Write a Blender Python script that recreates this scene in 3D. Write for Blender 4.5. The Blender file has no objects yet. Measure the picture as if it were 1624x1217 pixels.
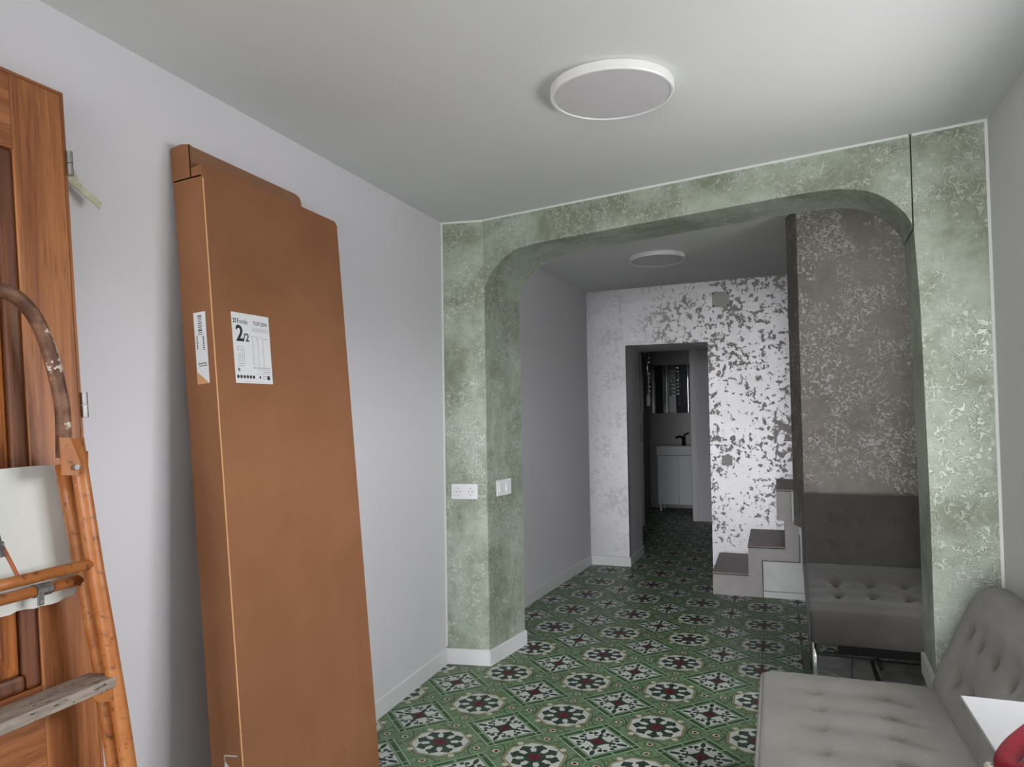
import bpy, bmesh, math, random
from mathutils import Vector, Matrix, Euler
random.seed(7)
S = bpy.context.scene
COL = S.collection

# ------------------------------------------------------------------ camera, sky, exposure
RIGHT = Vector((0.93908, 0.34318, -0.0161)).normalized()
YAW, PITCH, ROLL, FPX, EYE = 0.3506, 0.0328, -0.0161, 1148.92, 1.3414
fwd = Vector((-math.sin(YAW) * math.cos(PITCH), math.cos(YAW) * math.cos(PITCH), math.sin(PITCH)))
rgt0 = Vector((math.cos(YAW), math.sin(YAW), 0)); up0 = rgt0.cross(fwd)
rgt = math.cos(ROLL) * rgt0 + math.sin(ROLL) * up0
upv = -math.sin(ROLL) * rgt0 + math.cos(ROLL) * up0
cam = bpy.data.cameras.new('camera'); camo = bpy.data.objects.new('camera', cam); COL.objects.link(camo)
cam.sensor_width = 36; cam.sensor_fit = 'HORIZONTAL'; cam.lens = FPX * 36 / 1624; cam.clip_start = 0.05
camo.matrix_world = Matrix(((rgt.x, upv.x, -fwd.x, 0), (rgt.y, upv.y, -fwd.y, 0), (rgt.z, upv.z, -fwd.z, EYE), (0, 0, 0, 1)))
S.camera = camo

world = bpy.data.worlds.new('sky'); S.world = world; world.use_nodes = True
wt = world.node_tree; bg = wt.nodes['Background']; bg.inputs[1].default_value = 11.0
# bright overcast sky above the horizon, dimmer street below it
wc = wt.nodes.new('ShaderNodeTexCoord'); wz = wt.nodes.new('ShaderNodeSeparateXYZ'); wr = wt.nodes.new('ShaderNodeMapRange'); wm = wt.nodes.new('ShaderNodeMix')
wt.links.new(wc.outputs['Generated'], wz.inputs[0]); wt.links.new(wz.outputs[2], wr.inputs[0]); wr.inputs[1].default_value = -.04; wr.inputs[2].default_value = .04
wm.data_type = 'RGBA'; wt.links.new(wr.outputs[0], wm.inputs[0]); wm.inputs[6].default_value = (.43, .42, .42, 1); wm.inputs[7].default_value = (.97, .965, 1.0, 1)
wt.links.new(wm.outputs[2], bg.inputs[0])
# daylight enters through the glazed street door behind the camera; this area light only marks that opening for sampling
WIN = (-1.42, 0.52, 0.05, 2.22, -3.60)
SIDE = (1.42, 2.54, 1.14, 1.84)       # unseen window added for side light on the left wall: y0, y1, z0, z1
def portal(loc, rot, sx, sy):
    l = bpy.data.lights.new('daylight_portal', 'AREA'); l.shape = 'RECTANGLE'; l.size = sx; l.size_y = sy; l.cycles.is_portal = True
    o = bpy.data.objects.new('daylight_portal', l); COL.objects.link(o); o.location = loc; o.rotation_euler = rot
portal(((WIN[0] + WIN[1]) / 2, WIN[4] - 0.16, (WIN[2] + WIN[3]) / 2), (math.radians(90), 0, 0), WIN[1] - WIN[0], WIN[3] - WIN[2])
portal((0.92, (SIDE[0] + SIDE[1]) / 2, (SIDE[2] + SIDE[3]) / 2), (0, math.radians(90), 0), SIDE[3] - SIDE[2], SIDE[1] - SIDE[0])
S.view_settings.view_transform = 'Standard'; S.view_settings.look = 'None'; S.view_settings.gamma = 1
S.view_settings.use_curve_mapping = False; S.view_settings.exposure = 1.20
S.cycles.max_bounces = 10; S.cycles.diffuse_bounces = 6; S.cycles.use_denoising = True
S.cycles.caustics_reflective = False; S.cycles.caustics_refractive = False

# ------------------------------------------------------------------ helpers
def lin(c):
    c /= 255.0
    return c / 12.92 if c <= 0.04045 else ((c + 0.055) / 1.055) ** 2.4
def rgb(r, g, b, k=1.0):
    return (min(lin(r) * k, .9), min(lin(g) * k, .9), min(lin(b) * k, .9), 1)

class N:
    """small wrapper for building node materials"""
    def __init__(s, name):
        s.m = bpy.data.materials.new(name); s.m.use_nodes = True
        s.t = s.m.node_tree; s.b = s.t.nodes['Principled BSDF']; s.out = s.t.nodes['Material Output']
    def new(s, typ, **kw):
        n = s.t.nodes.new(typ)
        for k, v in kw.items(): setattr(n, k, v)
        return n
    def put(s, sock, v):
        if isinstance(v, X): v = v.s
        if isinstance(v, bpy.types.NodeSocket): s.t.links.new(v, sock)
        else: sock.default_value = v
    def math(s, op, a, b=0.0, c=0.0):
        n = s.new('ShaderNodeMath', operation=op)
        s.put(n.inputs[0], a); s.put(n.inputs[1], b)
        if op in ('MULTIPLY_ADD', 'SMOOTH_MIN', 'SMOOTH_MAX', 'COMPARE'): s.put(n.inputs[2], c)
        return X(s, n.outputs[0])
    def mix(s, f, a, b):
        n = s.new('ShaderNodeMix', data_type='RGBA'); s.put(n.inputs[0], f); s.put(n.inputs[6], a); s.put(n.inputs[7], b)
        return n.outputs[2]
    def coord(s, kind='Object', scale=(1, 1, 1)):
        n = s.new('ShaderNodeTexCoord'); m = s.new('ShaderNodeMapping'); s.t.links.new(n.outputs[kind], m.inputs[0])
        m.inputs['Scale'].default_value = scale
        return m.outputs[0]
    def noise(s, vec, scale, detail=3, rough=.5, dist=0.0):
        n = s.new('ShaderNodeTexNoise'); s.put(n.inputs['Vector'], vec); n.inputs['Scale'].default_value = scale
        n.inputs['Detail'].default_value = detail; n.inputs['Roughness'].default_value = rough; n.inputs['Distortion'].default_value = dist
        return X(s, n.outputs[0])
    def ramp(s, f, a, b):
        n = s.new('ShaderNodeMapRange', interpolation_type='SMOOTHSTEP'); s.put(n.inputs[0], f)
        n.inputs[1].default_value = a; n.inputs[2].default_value = b
        return X(s, n.outputs[0])
    def bump(s, h, strength=.3, dist=.01):
        n = s.new('ShaderNodeBump'); s.put(n.inputs['Height'], h); n.inputs['Strength'].default_value = strength; n.inputs['Distance'].default_value = dist
        s.t.links.new(n.outputs[0], s.b.inputs['Normal'])
    def set(s, **kw):
        for k, v in kw.items(): s.put(s.b.inputs[k.replace('_', ' ')], v)
        return s.m

class X:
    def __init__(s, n, sock): s.n = n; s.s = sock
    def __add__(s, o): return s.n.math('ADD', s, o)
    __radd__ = __add__
    def __sub__(s, o): return s.n.math('SUBTRACT', s, o)
    def __rsub__(s, o): return s.n.math('SUBTRACT', o, s)
    def __mul__(s, o): return s.n.math('MULTIPLY', s, o)
    __rmul__ = __mul__
    def __truediv__(s, o): return s.n.math('DIVIDE', s, o)
    def __lt__(s, o): return s.n.math('LESS_THAN', s, o)
    def __gt__(s, o): return s.n.math('GREATER_THAN', s, o)
    def abs(s): return s.n.math('ABSOLUTE', s)
    def max(s, o): return s.n.math('MAXIMUM', s, o)
    def min(s, o): return s.n.math('MINIMUM', s, o)
    def sqrt(s): return s.n.math('SQRT', s)

def plain(name, col, rough=.5, metal=0.0, nscale=0, namp=.1, bump=0, bscale=200, coord='Object'):
    n = N(name)
    if nscale:
        f = n.noise(n.coord(coord), nscale, 4)
        c2 = tuple(c * (1 - namp) for c in col[:3]) + (1,); c1 = tuple(min(c * (1 + namp), 1) for c in col[:3]) + (1,)
        n.set(Base_Color=n.mix(n.ramp(f, .3, .7), c2, c1))
    else: n.set(Base_Color=col)
    if bump: n.bump(n.noise(n.coord(coord), bscale, 3), bump, .004)
    return n.set(Roughness=rough, Metallic=metal)

def setp(o, label=None, cat=None, group=None, kind=None):
    if label: o['label'] = label
    if cat: o['category'] = cat
    if group: o['group'] = group
    if kind: o['kind'] = kind
    return o
def obj(name, bm, mat, parent=None, smooth=False, label=None, cat=None, group=None, kind=None, loc=None):
    if isinstance(bm, bpy.types.Mesh): me = bm
    else:
        bmesh.ops.recalc_face_normals(bm, faces=bm.faces)
        me = bpy.data.meshes.new(name); bm.to_mesh(me); bm.free()
        for m in (mat if isinstance(mat, (list, tuple)) else [mat]): me.materials.append(m)
    if smooth:
        me.polygons.foreach_set('use_smooth', [True] * len(me.polygons))
    o = bpy.data.objects.new(name, me); COL.objects.link(o)
    if parent: o.parent = parent
    if loc: o.location = loc
    return setp(o, label, cat, group, kind)
def thing(name, label, cat, loc=(0, 0, 0), rot=(0, 0, 0), group=None):
    o = bpy.data.objects.new(name, None); COL.objects.link(o); o.location = loc; o.rotation_euler = rot; o.empty_display_size = .1
    return setp(o, label, cat, group)
def struct(name, bm, mat, parent=None, smooth=False):
    return obj(name, bm, mat, parent, smooth, kind='structure' if parent is None else None)

def BM(): return bmesh.new()
def box(bm, x0, x1, y0, y1, z0, z1, bev=0.0, seg=1):
    vs = [bm.verts.new(p) for p in ((x0, y0, z0), (x1, y0, z0), (x1, y1, z0), (x0, y1, z0), (x0, y0, z1), (x1, y0, z1), (x1, y1, z1), (x0, y1, z1))]
    fs = [bm.faces.new([vs[i] for i in f]) for f in ((3, 2, 1, 0), (4, 5, 6, 7), (0, 1, 5, 4), (1, 2, 6, 5), (2, 3, 7, 6), (3, 0, 4, 7))]
    if bev:
        es = list({e for f in fs for e in f.edges})
        bmesh.ops.bevel(bm, geom=es, offset=bev, segments=seg, profile=.5, affect='EDGES')
    return bm
def prism(bm, poly, z0, z1):
    """vertical prism on a footprint; z0/z1 numbers or functions of (x, y)"""
    f0 = z0 if callable(z0) else (lambda x, y: z0); f1 = z1 if callable(z1) else (lambda x, y: z1)
    lo = [bm.verts.new((x, y, f0(x, y))) for x, y in poly]; hi = [bm.verts.new((x, y, f1(x, y))) for x, y in poly]
    n = len(poly)
    bm.faces.new(lo[::-1]); bm.faces.new(hi)
    for i in range(n): bm.faces.new((lo[i], lo[(i + 1) % n], hi[(i + 1) % n], hi[i]))
    return bm
def loft(bm, A, B):
    """solid between two matching 3D outlines"""
    a = [bm.verts.new(p) for p in A]; b = [bm.verts.new(p) for p in B]; n = len(a)
    bm.faces.new(a); bm.faces.new(b[::-1])
    for i in range(n): bm.faces.new((a[i], b[i], b[(i + 1) % n], a[(i + 1) % n]))
    return bm
def tube(bm, pts, r, n=10, caps=True):
    pts = [Vector(p) for p in pts]; rings = []
    rs = r if isinstance(r, (list, tuple)) else [r] * len(pts)
    ref = None
    for i, p in enumerate(pts):
        t = (pts[min(i + 1, len(pts) - 1)] - pts[max(i - 1, 0)]).normalized()
        if ref is None:
            ref = Vector((0, 0, 1)) if abs(t.z) < .9 else Vector((1, 0, 0))
        u = (ref - t * ref.dot(t)).normalized(); ref = u; w = t.cross(u)
        rings.append([bm.verts.new(p + rs[i] * (math.cos(a) * u + math.sin(a) * w)) for a in [2 * math.pi * k / n for k in range(n)]])
    for a, b in zip(rings, rings[1:]):
        for k in range(n): bm.faces.new((a[k], a[(k + 1) % n], b[(k + 1) % n], b[k]))
    if caps: bm.faces.new(rings[0][::-1]); bm.faces.new(rings[-1])
    return bm
def lathe(bm, prof, n=32, cx=0, cy=0, cz=0):
    rings = []
    for r, z in prof:
        if r < 1e-6: rings.append([bm.verts.new((cx, cy, cz + z))])
        else: rings.append([bm.verts.new((cx + r * math.cos(2 * math.pi * k / n), cy + r * math.sin(2 * math.pi * k / n), cz + z)) for k in range(n)])
    for a, b in zip(rings, rings[1:]):
        for k in range(n):
            k2 = (k + 1) % n
            if len(a) == 1 and len(b) == 1: continue
            if len(a) == 1: bm.faces.new((a[0], b[k], b[k2]))
            elif len(b) == 1: bm.faces.new((a[k], a[k2], b[0]))
            else: bm.faces.new((a[k], a[k2], b[k2], b[k]))
    return bm
def smoothpath(P, k=6):
    P = [Vector(p) for p in P]; out = []
    for i in range(len(P) - 1):
        p0, p1, p2, p3 = P[max(i - 1, 0)], P[i], P[i + 1], P[min(i + 2, len(P) - 1)]
        for j in range(k):
            t = j / k
            out.append(.5 * ((2 * p1) + (p2 - p0) * t + (2 * p0 - 5 * p1 + 4 * p2 - p3) * t * t + (3 * p1 - p0 - 3 * p2 + p3) * t ** 3))
    return out + [P[-1]]
def frame(loc, xax, yax, zax):
    m = Matrix.Identity(4)
    for i in range(3):
        m[i][0], m[i][1], m[i][2], m[i][3] = xax[i], yax[i], zax[i], loc[i]
    return m
def text_mesh(body, size, mat, parent, name='printing', loc=(0, 0, 0), mw=None, sx=1.0, bold=0.0, extrude=.0002, align='LEFT'):
    c = bpy.data.curves.new(name, 'FONT'); c.body = body; c.size = size; c.extrude = extrude; c.offset = bold; c.align_x = align
    c.resolution_u = 3
    t = bpy.data.objects.new('tmp', c); COL.objects.link(t)
    bpy.context.view_layer.update()
    me = bpy.data.meshes.new_from_object(t.evaluated_get(bpy.context.evaluated_depsgraph_get()))
    bpy.data.objects.remove(t); bpy.data.curves.remove(c)
    me.transform(Matrix.Diagonal((sx, 1, 1, 1))); me.transform(Matrix.Translation(loc))
    if mw is not None: me.transform(mw)
    me.materials.clear(); me.materials.append(mat)
    o = bpy.data.objects.new(name, me); COL.objects.link(o); o.parent = parent
    return o

# ------------------------------------------------------------------ materials
def wall_paint(name, col):
    n = N(name); co = n.coord()
    f = n.noise(co, 1.3, 3)
    n.set(Base_Color=n.mix(n.ramp(f, .3, .7), tuple(c * .97 for c in col[:3]) + (1,), col))
    n.bump(n.noise(co, 160, 4, .7), .06, .003)
    return n.set(Roughness=.85, Specular_IOR_Level=.2)
M_wall = wall_paint('lilac_white_paint', (.72, .71, .75, 1))
M_ceil = wall_paint('ceiling_white_paint', (.70, .715, .715, 1))
M_ceil2 = wall_paint('inner_ceiling_white_paint', (.84, .835, .85, 1))
M_wallr = wall_paint('white_wall_paint', (.66, .67, .665, 1))
M_base = plain('white_skirting_gloss', (.74, .745, .76, 1), .4)
M_white = plain('white_plastic', (.78, .78, .79, 1), .35)
M_table = plain('white_melamine', (.36, .365, .372, 1), .55)
M_cut = plain('white_cut_in_paint', (.72, .75, .72, 1), .7)

def pearl_plaster(name, dark, light, worm, seed, scale=26, metal=.18, amount=.5, relief=.45, mott=2.4):
    """trowelled lime plaster: cloudy ground, clustered curly raised outlines and small leaf patches in pearl paint"""
    n = N(name)
    tc = n.new('ShaderNodeTexCoord'); mp = n.new('ShaderNodeMapping'); n.t.links.new(tc.outputs['Object'], mp.inputs[0])
    mp.inputs['Location'].default_value = (seed, seed * .7, seed * .3); co = mp.outputs[0]
    mot = n.noise(co, mott, 5, .62, .5); mot2 = n.noise(co, mott * 6, 4, .65)
    g = n.mix(n.ramp(mot * .65 + mot2 * .35, .36, .62), dark, light)
    a = n.noise(co, scale, 2, .55, .6); b = n.noise(co, scale * 1.9, 2, .5, .3)
    cl = n.ramp(n.noise(co, 3.6, 3, .65, .4), .40, .60)
    worm_l = n.ramp((a - .5).abs(), .045, .018) * cl
    leaf = n.ramp(b, .575, .60) * n.ramp(n.noise(co, 5.0, 2, .5), .46, .58)
    h = worm_l.max(leaf * .85)
    groove = n.ramp((a - .5).abs(), .10, .05) * cl - worm_l
    c = n.mix(h * amount, g, worm)
    c = n.mix(groove.max(0.0) * .30, c, tuple(v * .72 for v in dark[:3]) + (1,))
    n.bump(h + n.noise(co, scale * 3, 3) * .2, relief, .004)
    n.set(Base_Color=c, Metallic=h * metal + .06, Roughness=.50 - h * .08)
    return n.m
def silver_plaster(name):
    """silver leaf paint over grey taupe plaster that shows through in ragged spots"""
    n = N(name); co = n.coord()
    a = n.noise(co, 25, 3, .66, .3); cl = n.noise(co, 4.2, 3, .65, .3)
    sx = n.new('ShaderNodeSeparateXYZ'); n.t.links.new(co, sx.inputs[0])
    worn = n.ramp(X(n, sx.outputs[0]) + (cl - .5) * 1.2, -1.15, -.45)          # spots weakened to the left in colour, for less silver reflection; no real wear
    spot = n.ramp(a + (cl - .5) * .55, .535, .575) * (worn * .72 + .28)
    fade = n.noise(co, 1.4, 3, .5)
    fine = n.noise(co, 70, 3, .6)
    c = n.mix(spot * .92, n.mix(n.ramp(fade, .35, .65), (.60, .60, .625, 1), (.66, .66, .68, 1)), n.mix(fine, (.30, .285, .275, 1), (.37, .355, .345, 1)))
    n.bump(n.noise(co, 26, 4, .6) * .5 - spot * .6 + fine * .25, .22, .004)
    n.set(Base_Color=c, Metallic=.72 - spot * .58, Roughness=spot * .10 + .46)
    return n.m
M_green = pearl_plaster('green_pearl_plaster', (.215, .250, .175, 1), (.43, .495, .41, 1), (.68, .72, .66, 1), 1.7, 31, .16, .46, .5)
M_brown = pearl_plaster('taupe_pearl_plaster', (.118, .100, .085, 1), (.165, .147, .130, 1), (.46, .45, .44, 1), 5.1, 32, .2, .62, .5)
M_silver = silver_plaster('silver_leaf_plaster')

def carton_mat():
    n = N('brown_corrugated_cardboard'); co = n.coord()
    f = n.noise(co, 3.0, 4, .6); fl = n.noise(n.coord('Object', (400, 60, 60)), 3, 2)
    fine = n.noise(co, 420, 2)
    c = n.mix(n.ramp(f * .8 + fine * .2, .3, .7), rgb(128, 87, 59, 1.13), rgb(136, 94, 67, 1.18))
    sp = n.noise(co, 7, 2)
    c = n.mix(n.ramp(sp, .72, .80) * .45, c, rgb(90, 60, 40, 1.2))
    n.bump(fl * .3 + fine * .4, .10, .002)
    return n.set(Base_Color=c, Roughness=.8, Specular_IOR_Level=.15)
M_carton = carton_mat()
M_cartonin = plain('cardboard_inside', rgb(118, 84, 62, 1.4), .85, 0, 5, .06)
M_cartonedge = plain('worn_cardboard_edge', rgb(168, 126, 88, 1.5), .8)
M_paper = plain('white_label_paper', (.70, .71, .73, 1), .55)
M_ink = plain('black_ink', (.015, .016, .018, 1), .6)
M_inkgrey = plain('grey_ink', (.28, .29, .30, 1), .6)

def wood(name, axis, c1, c2, c3):
    n = N(name)
    sc = {'z': (34, 34, 1.6), 'y': (34, 1.6, 34)}[axis]
    co = n.coord('Object', sc)
    f = n.noise(co, 1.0, 5, .62, .6); g = n.noise(n.coord('Object', tuple(s * 5 for s in sc)), 1.0, 3, .6)
    c = n.mix(n.ramp(f, .32, .68), c1, c2)
    c = n.mix(n.ramp(g, .5, .72) * .55, c, c3)
    n.bump(g, .12, .002)
    return n.set(Base_Color=c, Roughness=.42)
WC = (rgb(150, 96, 56, 1.5), rgb(118, 68, 36, 1.35), rgb(90, 50, 28, 1.1))
M_woodv = wood('varnished_wood_upright_grain', 'z', *WC)
M_woodh = wood('varnished_wood_cross_grain', 'y', *WC)
M_woodd = wood('dark_varnished_moulding', 'z', rgb(104, 62, 38, 1.3), rgb(76, 42, 26, 1.2), rgb(58, 32, 20, 1.1))
M_panel = wood('panel_flamed_veneer', 'z', rgb(160, 100, 52, 1.5), rgb(112, 62, 34, 1.3), rgb(86, 46, 26, 1.1))
M_steel = plain('brushed_steel', (.30, .29, .28, 1), .45, .7, 60, .15)
M_chrome = plain('chrome', (.75, .76, .78, 1), .12, 1.0)
M_dkmetal = plain('dull_dark_metal', (.16, .16, .155, 1), .5, .7, 80, .3)

def ladder_paint():
    n = N('worn_orange_lacquer'); co = n.coord()
    f = n.noise(co, 14, 4, .6); g = n.noise(co, 55, 4, .65)
    c = n.mix(n.ramp(f, .3, .7), rgb(152, 88, 40, 1.12), rgb(166, 106, 58, 1.15))
    c = n.mix(n.ramp(g, .56, .68) * .8, c, rgb(84, 44, 22, 1.0))
    c = n.mix(n.ramp(n.noise(co, 38, 2, .5), .76, .78), c, rgb(214, 200, 178, 1.2))
    n.bump(g, .2, .003)
    return n.set(Base_Color=c, Roughness=.42)
M_orange = ladder_paint()
def hoop_mat():
    n = N('rusty_tube_with_white_paint'); co = n.coord()
    f = n.noise(co, 22, 4, .6); g = n.noise(co, 70, 3, .6)
    c = n.mix(n.ramp(f, .35, .65), rgb(78, 50, 36, 1.2), rgb(118, 84, 64, 1.3))
    c = n.mix(n.ramp(n.noise(co, 17, 4, .6), .615, .635), c, rgb(176, 168, 158, 1.3))
    n.bump(g, .4, .004)
    return n.set(Base_Color=c, Roughness=.6, Metallic=.15)
M_hoop = hoop_mat()
def tread_mat():
    n = N('grey_weathered_wood'); co = n.coord('Object', (20, 3, 20))
    f = n.noise(co, 3, 5, .65); sp = n.noise(n.coord('Object', (60, 25, 60)), 2, 3, .6)
    c = n.mix(n.ramp(f, .3, .7), rgb(104, 92, 82, 1.4), rgb(140, 130, 120, 1.4))
    c = n.mix(n.ramp(sp, .60, .66), c, rgb(56, 46, 40, 1.0))
    n.bump(f, .3, .003)
    return n.set(Base_Color=c, Roughness=.8)
M_tread = tread_mat()
M_card = plain('off_white_torn_board', (.62, .63, .60, 1), .8, 0, 6, .04, .1, 90)
M_tape = plain('yellowed_tape', (.60, .585, .42, 1), .45, 0, 30, .12)

def fabric(name, col, col2, sheen=.25):
    n = N(name); co = n.coord()
    f = n.noise(co, 5, 4, .6); w = n.noise(co, 260, 3, .7)
    c = n.mix(n.ramp(f * .5 + w * .5, .34, .66), col, col2)
    n.bump(w, .35, .004)
    return n.set(Base_Color=c, Roughness=.95, Sheen_Weight=sheen, Sheen_Roughness=.5, Specular_IOR_Level=.1)
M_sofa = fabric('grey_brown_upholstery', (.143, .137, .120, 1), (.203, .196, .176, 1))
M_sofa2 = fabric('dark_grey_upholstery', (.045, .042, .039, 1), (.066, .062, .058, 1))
M_clad = plain('grey_laminate_cladding', rgb(138, 134, 134, 1.7), .5, 0, 12, .06)
M_treadst = plain('brown_grey_laminate_tread', rgb(116, 104, 102, 1.7), .5, 0, 20, .07)
M_dark = plain('black_joint', (.02, .02, .02, 1), .7)
M_rubber = plain('black_cable', (.012, .013, .016, 1), .5)
M_stone = plain('grey_slate_slab', (.42, .425, .43, 1), .38, 0, 9, .28, .4, 30)
M_redv = fabric('red_velvet', (.17, .002, .010, 1), (.25, .004, .018, 1), .05)
M_lampw = plain('lamp_white_ring', (.80, .81, .81, 1), .35)
M_lampd = plain('opal_diffuser_unlit', (.60, .595, .615, 1), .5)
M_bathtile = plain('grey_bathroom_tile', (.30, .29, .29, 1), .35, 0, 4, .05)
M_bluewhite = plain('pale_blue_white_lacquer', (.60, .66, .70, 1), .35)
M_ceramic = plain('white_ceramic', (.75, .78, .80, 1), .15)
M_mirror = plain('mirror_glass', (.82, .86, .87, 1), .03, 1.0)
M_doorw = plain('white_door_lacquer', (.70, .69, .70, 1), .4)
M_black = plain('black_metal', (.01, .01, .011, 1), .3, .3)
M_greyplate = plain('grey_plastic_plate', (.50, .50, .49, 1), .5)
M_white2 = plain('white_unpainted_board', (.74, .77, .75, 1), .7, 0, 8, .05)
M_wood_frame = plain('window_frame_white', (.7, .7, .7, 1), .4)
def glass_mat():
    n = N('clear_window_glass')
    tr = n.new('ShaderNodeBsdfTransparent'); gl = n.new('ShaderNodeBsdfGlossy'); gl.inputs['Roughness'].default_value = .02
    mx = n.new('ShaderNodeMixShader'); mx.inputs[0].default_value = .06
    n.t.links.new(tr.outputs[0], mx.inputs[1]); n.t.links.new(gl.outputs[0], mx.inputs[2]); n.t.links.new(mx.outputs[0], n.out.inputs[0])
    return n.m
M_glass = glass_mat()

def tile_mat():
    """one cement tile: quarter of a flower medallion in one corner, quarter of a scroll square in the opposite one"""
    n = N('encaustic_cement_tile')
    tc = n.new('ShaderNodeTexCoord'); sp = n.new('ShaderNodeSeparateXYZ'); n.t.links.new(tc.outputs['UV'], sp.inputs[0])
    u, v = X(n, sp.outputs[0]), X(n, sp.outputs[1])
    obj_ = n.coord('Object'); 
    DG, MG, LG, LL = (.020, .046, .032, 1), (.050, .108, .045, 1), (.175, .275, .145, 1), (.27, .41, .245, 1)
    WH, CR, RD, TN = (.55, .58, .54, 1), (.55, .52, .40, 1), (.105, .010, .013, 1), (.25, .25, .13, 1)
    hi = u.max(v); lo = u.min(v); s = u + v
    def hyp(a, b): return (a * a + b * b).sqrt()
    wv = n.noise(n.coord('UV'), 9, 1, .5, 1.6)
    c = n.mix(n.ramp((wv - .5).abs(), .035, .020) * .9, LG, MG)            # scroll ground
    c = n.mix(n.ramp(wv, .60, .62) * .9, c, MG)
    rc = hyp(1 - hi, lo)                                                   # distance to the nearer crossing corner
    c = n.mix((rc - .365).abs() < .012, c, DG)
    c = n.mix(hyp(hi - .80, lo - .055) < .060, c, MG)
    c = n.mix(hyp(hi - .795, lo) < .072, c, CR)
    c = n.mix(hyp((hi - .79) * 1.2, lo) < .046, c, RD)
    octo = hi.max(s * .7071)
    c = n.mix((octo - .600).abs() < .010, c, DG)
    c = n.mix(octo < .592, c, TN)
    c = n.mix(hyp(hi - .44, lo - .44) < .062, c, CR)
    c = n.mix(octo < .530, c, WH)
    # medallion flower: petals on the axes and on the diagonal
    r = hyp(hi, lo)
    dd = (hi - lo) * .7071; ad = (hi + lo) * .7071
    use_d = dd < lo
    q = dd.min(lo); al = use_d * (ad - hi) + hi
    spoke = (q < (al - .12) * .27 + .014) * (al < .40)
    fork = (hyp(al - .385, (q - .082) * .85) < .044).max(hyp((al - .440) * .65, q) < .040).max(hyp(al - .425, q - .052) < .036)
    fl = spoke.max(fork).max(r < .215) * (octo < .51)
    c = n.mix(fl, c, DG)
    c = n.mix(octo < .125, c, RD)
    # square side
    x = 1 - hi; y = 1 - lo                                                 # x <= y
    k = x + y
    c = n.mix(k < .905, c, DG)
    c = n.mix(k < .888, c, LL)
    dif = y - x
    kb = (k - .768).abs() < .070
    c = n.mix(kb * ((dif - .34).abs() < .315), c, (.036, .085, .034, 1))
    c = n.mix(kb * (dif > .690), c, (.030, .062, .048, 1))
    c = n.mix(k < .690 - .0 * k, c, LL)
    c = n.mix(k < .658, c, DG)
    c = n.mix(k < .636, c, WH)
    arm = (x * y < .0085) * (y < .36)
    leaf = hyp((y - .485) / .110, x / .048) < 1.0
    curl = ((hyp(y - .315, x - .075) - .058).abs() < .017) * (y < .345)
    dot = hyp(y - .365, x - .125) < .050
    dot2 = hyp(y - .335, x - .225) < .048
    mot = arm.max(leaf).max(curl).max(dot).max(dot2).max(k < .22) * (k < .615)
    c = n.mix(mot, c, DG)
    c = n.mix(k < .135, c, RD)
    wear = n.noise(obj_, 6, 4, .6)
    c = n.mix(n.ramp(wear, .45, .8) * .14, c, (.30, .31, .28, 1))
    n.set(Base_Color=c, Roughness=wear * .2 + .36, Specular_IOR_Level=.35)
    return n.m
M_tile = tile_mat()
M_grout = plain('grey_green_grout', (.17, .20, .15, 1), .9, 0, 40, .2)

# ------------------------------------------------------------------ room shell
ZC = 2.3385
def xl(y): return -1.6724 + .0135 * (3.4993 - max(y, 1.12))                    # left wall of the front room
def xb(y): return -1.691 + .0809 * (y - 3.91)                       # left wall of the inner room
def zc2(x, y): return 2.316 + .02 * (x + 1.51) + .025 * (6.04 - y)  # inner ceiling, slightly out of level
YR = -3.60                                                           # rear wall, street side
floor = struct('floor', prism(BM(), [(-2.3, YR - .3), (1.1, YR - .3), (1.1, 9.9), (-2.3, 9.9)], -.12, -.003), M_grout)
struct('wall_left', prism(BM(), [(xl(YR), YR), (xl(1.12), 1.12), (xl(3.5), 3.5), (-1.86, 3.5), (-1.86, YR)], 0, ZC + .1), M_wall)
rwl = BM()
prism(rwl, [(.726, YR), (.90, YR), (.90, SIDE[0]), (.726, SIDE[0])], 0, ZC + .1)
prism(rwl, [(.726, SIDE[1]), (.90, SIDE[1]), (.90, 2.93), (.726, 2.969)], 0, ZC + .1)
prism(rwl, [(.726, SIDE[0]), (.90, SIDE[0]), (.90, SIDE[1]), (.726, SIDE[1])], 0, SIDE[2])
prism(rwl, [(.726, SIDE[0]), (.90, SIDE[0]), (.90, SIDE[1]), (.726, SIDE[1])], SIDE[3], ZC + .1)
struct('wall_right', rwl, M_wallr)
sw = bpy.data.objects.new('added_window', None); COL.objects.link(sw); sw.location = (.85, 0, 0); sw['kind'] = 'structure'  # added out of view to bring in light from the right
f = BM(); a0, a1, b0, b1 = SIDE; am = (a0 + a1) / 2
for a, b in ((a0, a0 + .05), (a1 - .05, a1), (am - .03, am + .03)): box(f, -.02, .02, a, b, b0, b1)
box(f, -.019, .019, a0, a1, b0, b0 + .05); box(f, -.019, .019, a0, a1, b1 - .05, b1)
obj('window_frame', f, M_wood_frame, sw)
for a, b in ((a0 + .05, am - .03), (am + .03, a1 - .05)): obj('pane', box(BM(), -.003, .003, a, b, b0 + .05, b1 - .05), M_glass, sw)
struct('ceiling', prism(BM(), [(-1.9, YR - .15), (.95, YR - .15), (.95, 3.06), (-1.9, 3.72)], ZC, ZC + .12), M_ceil)
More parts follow.
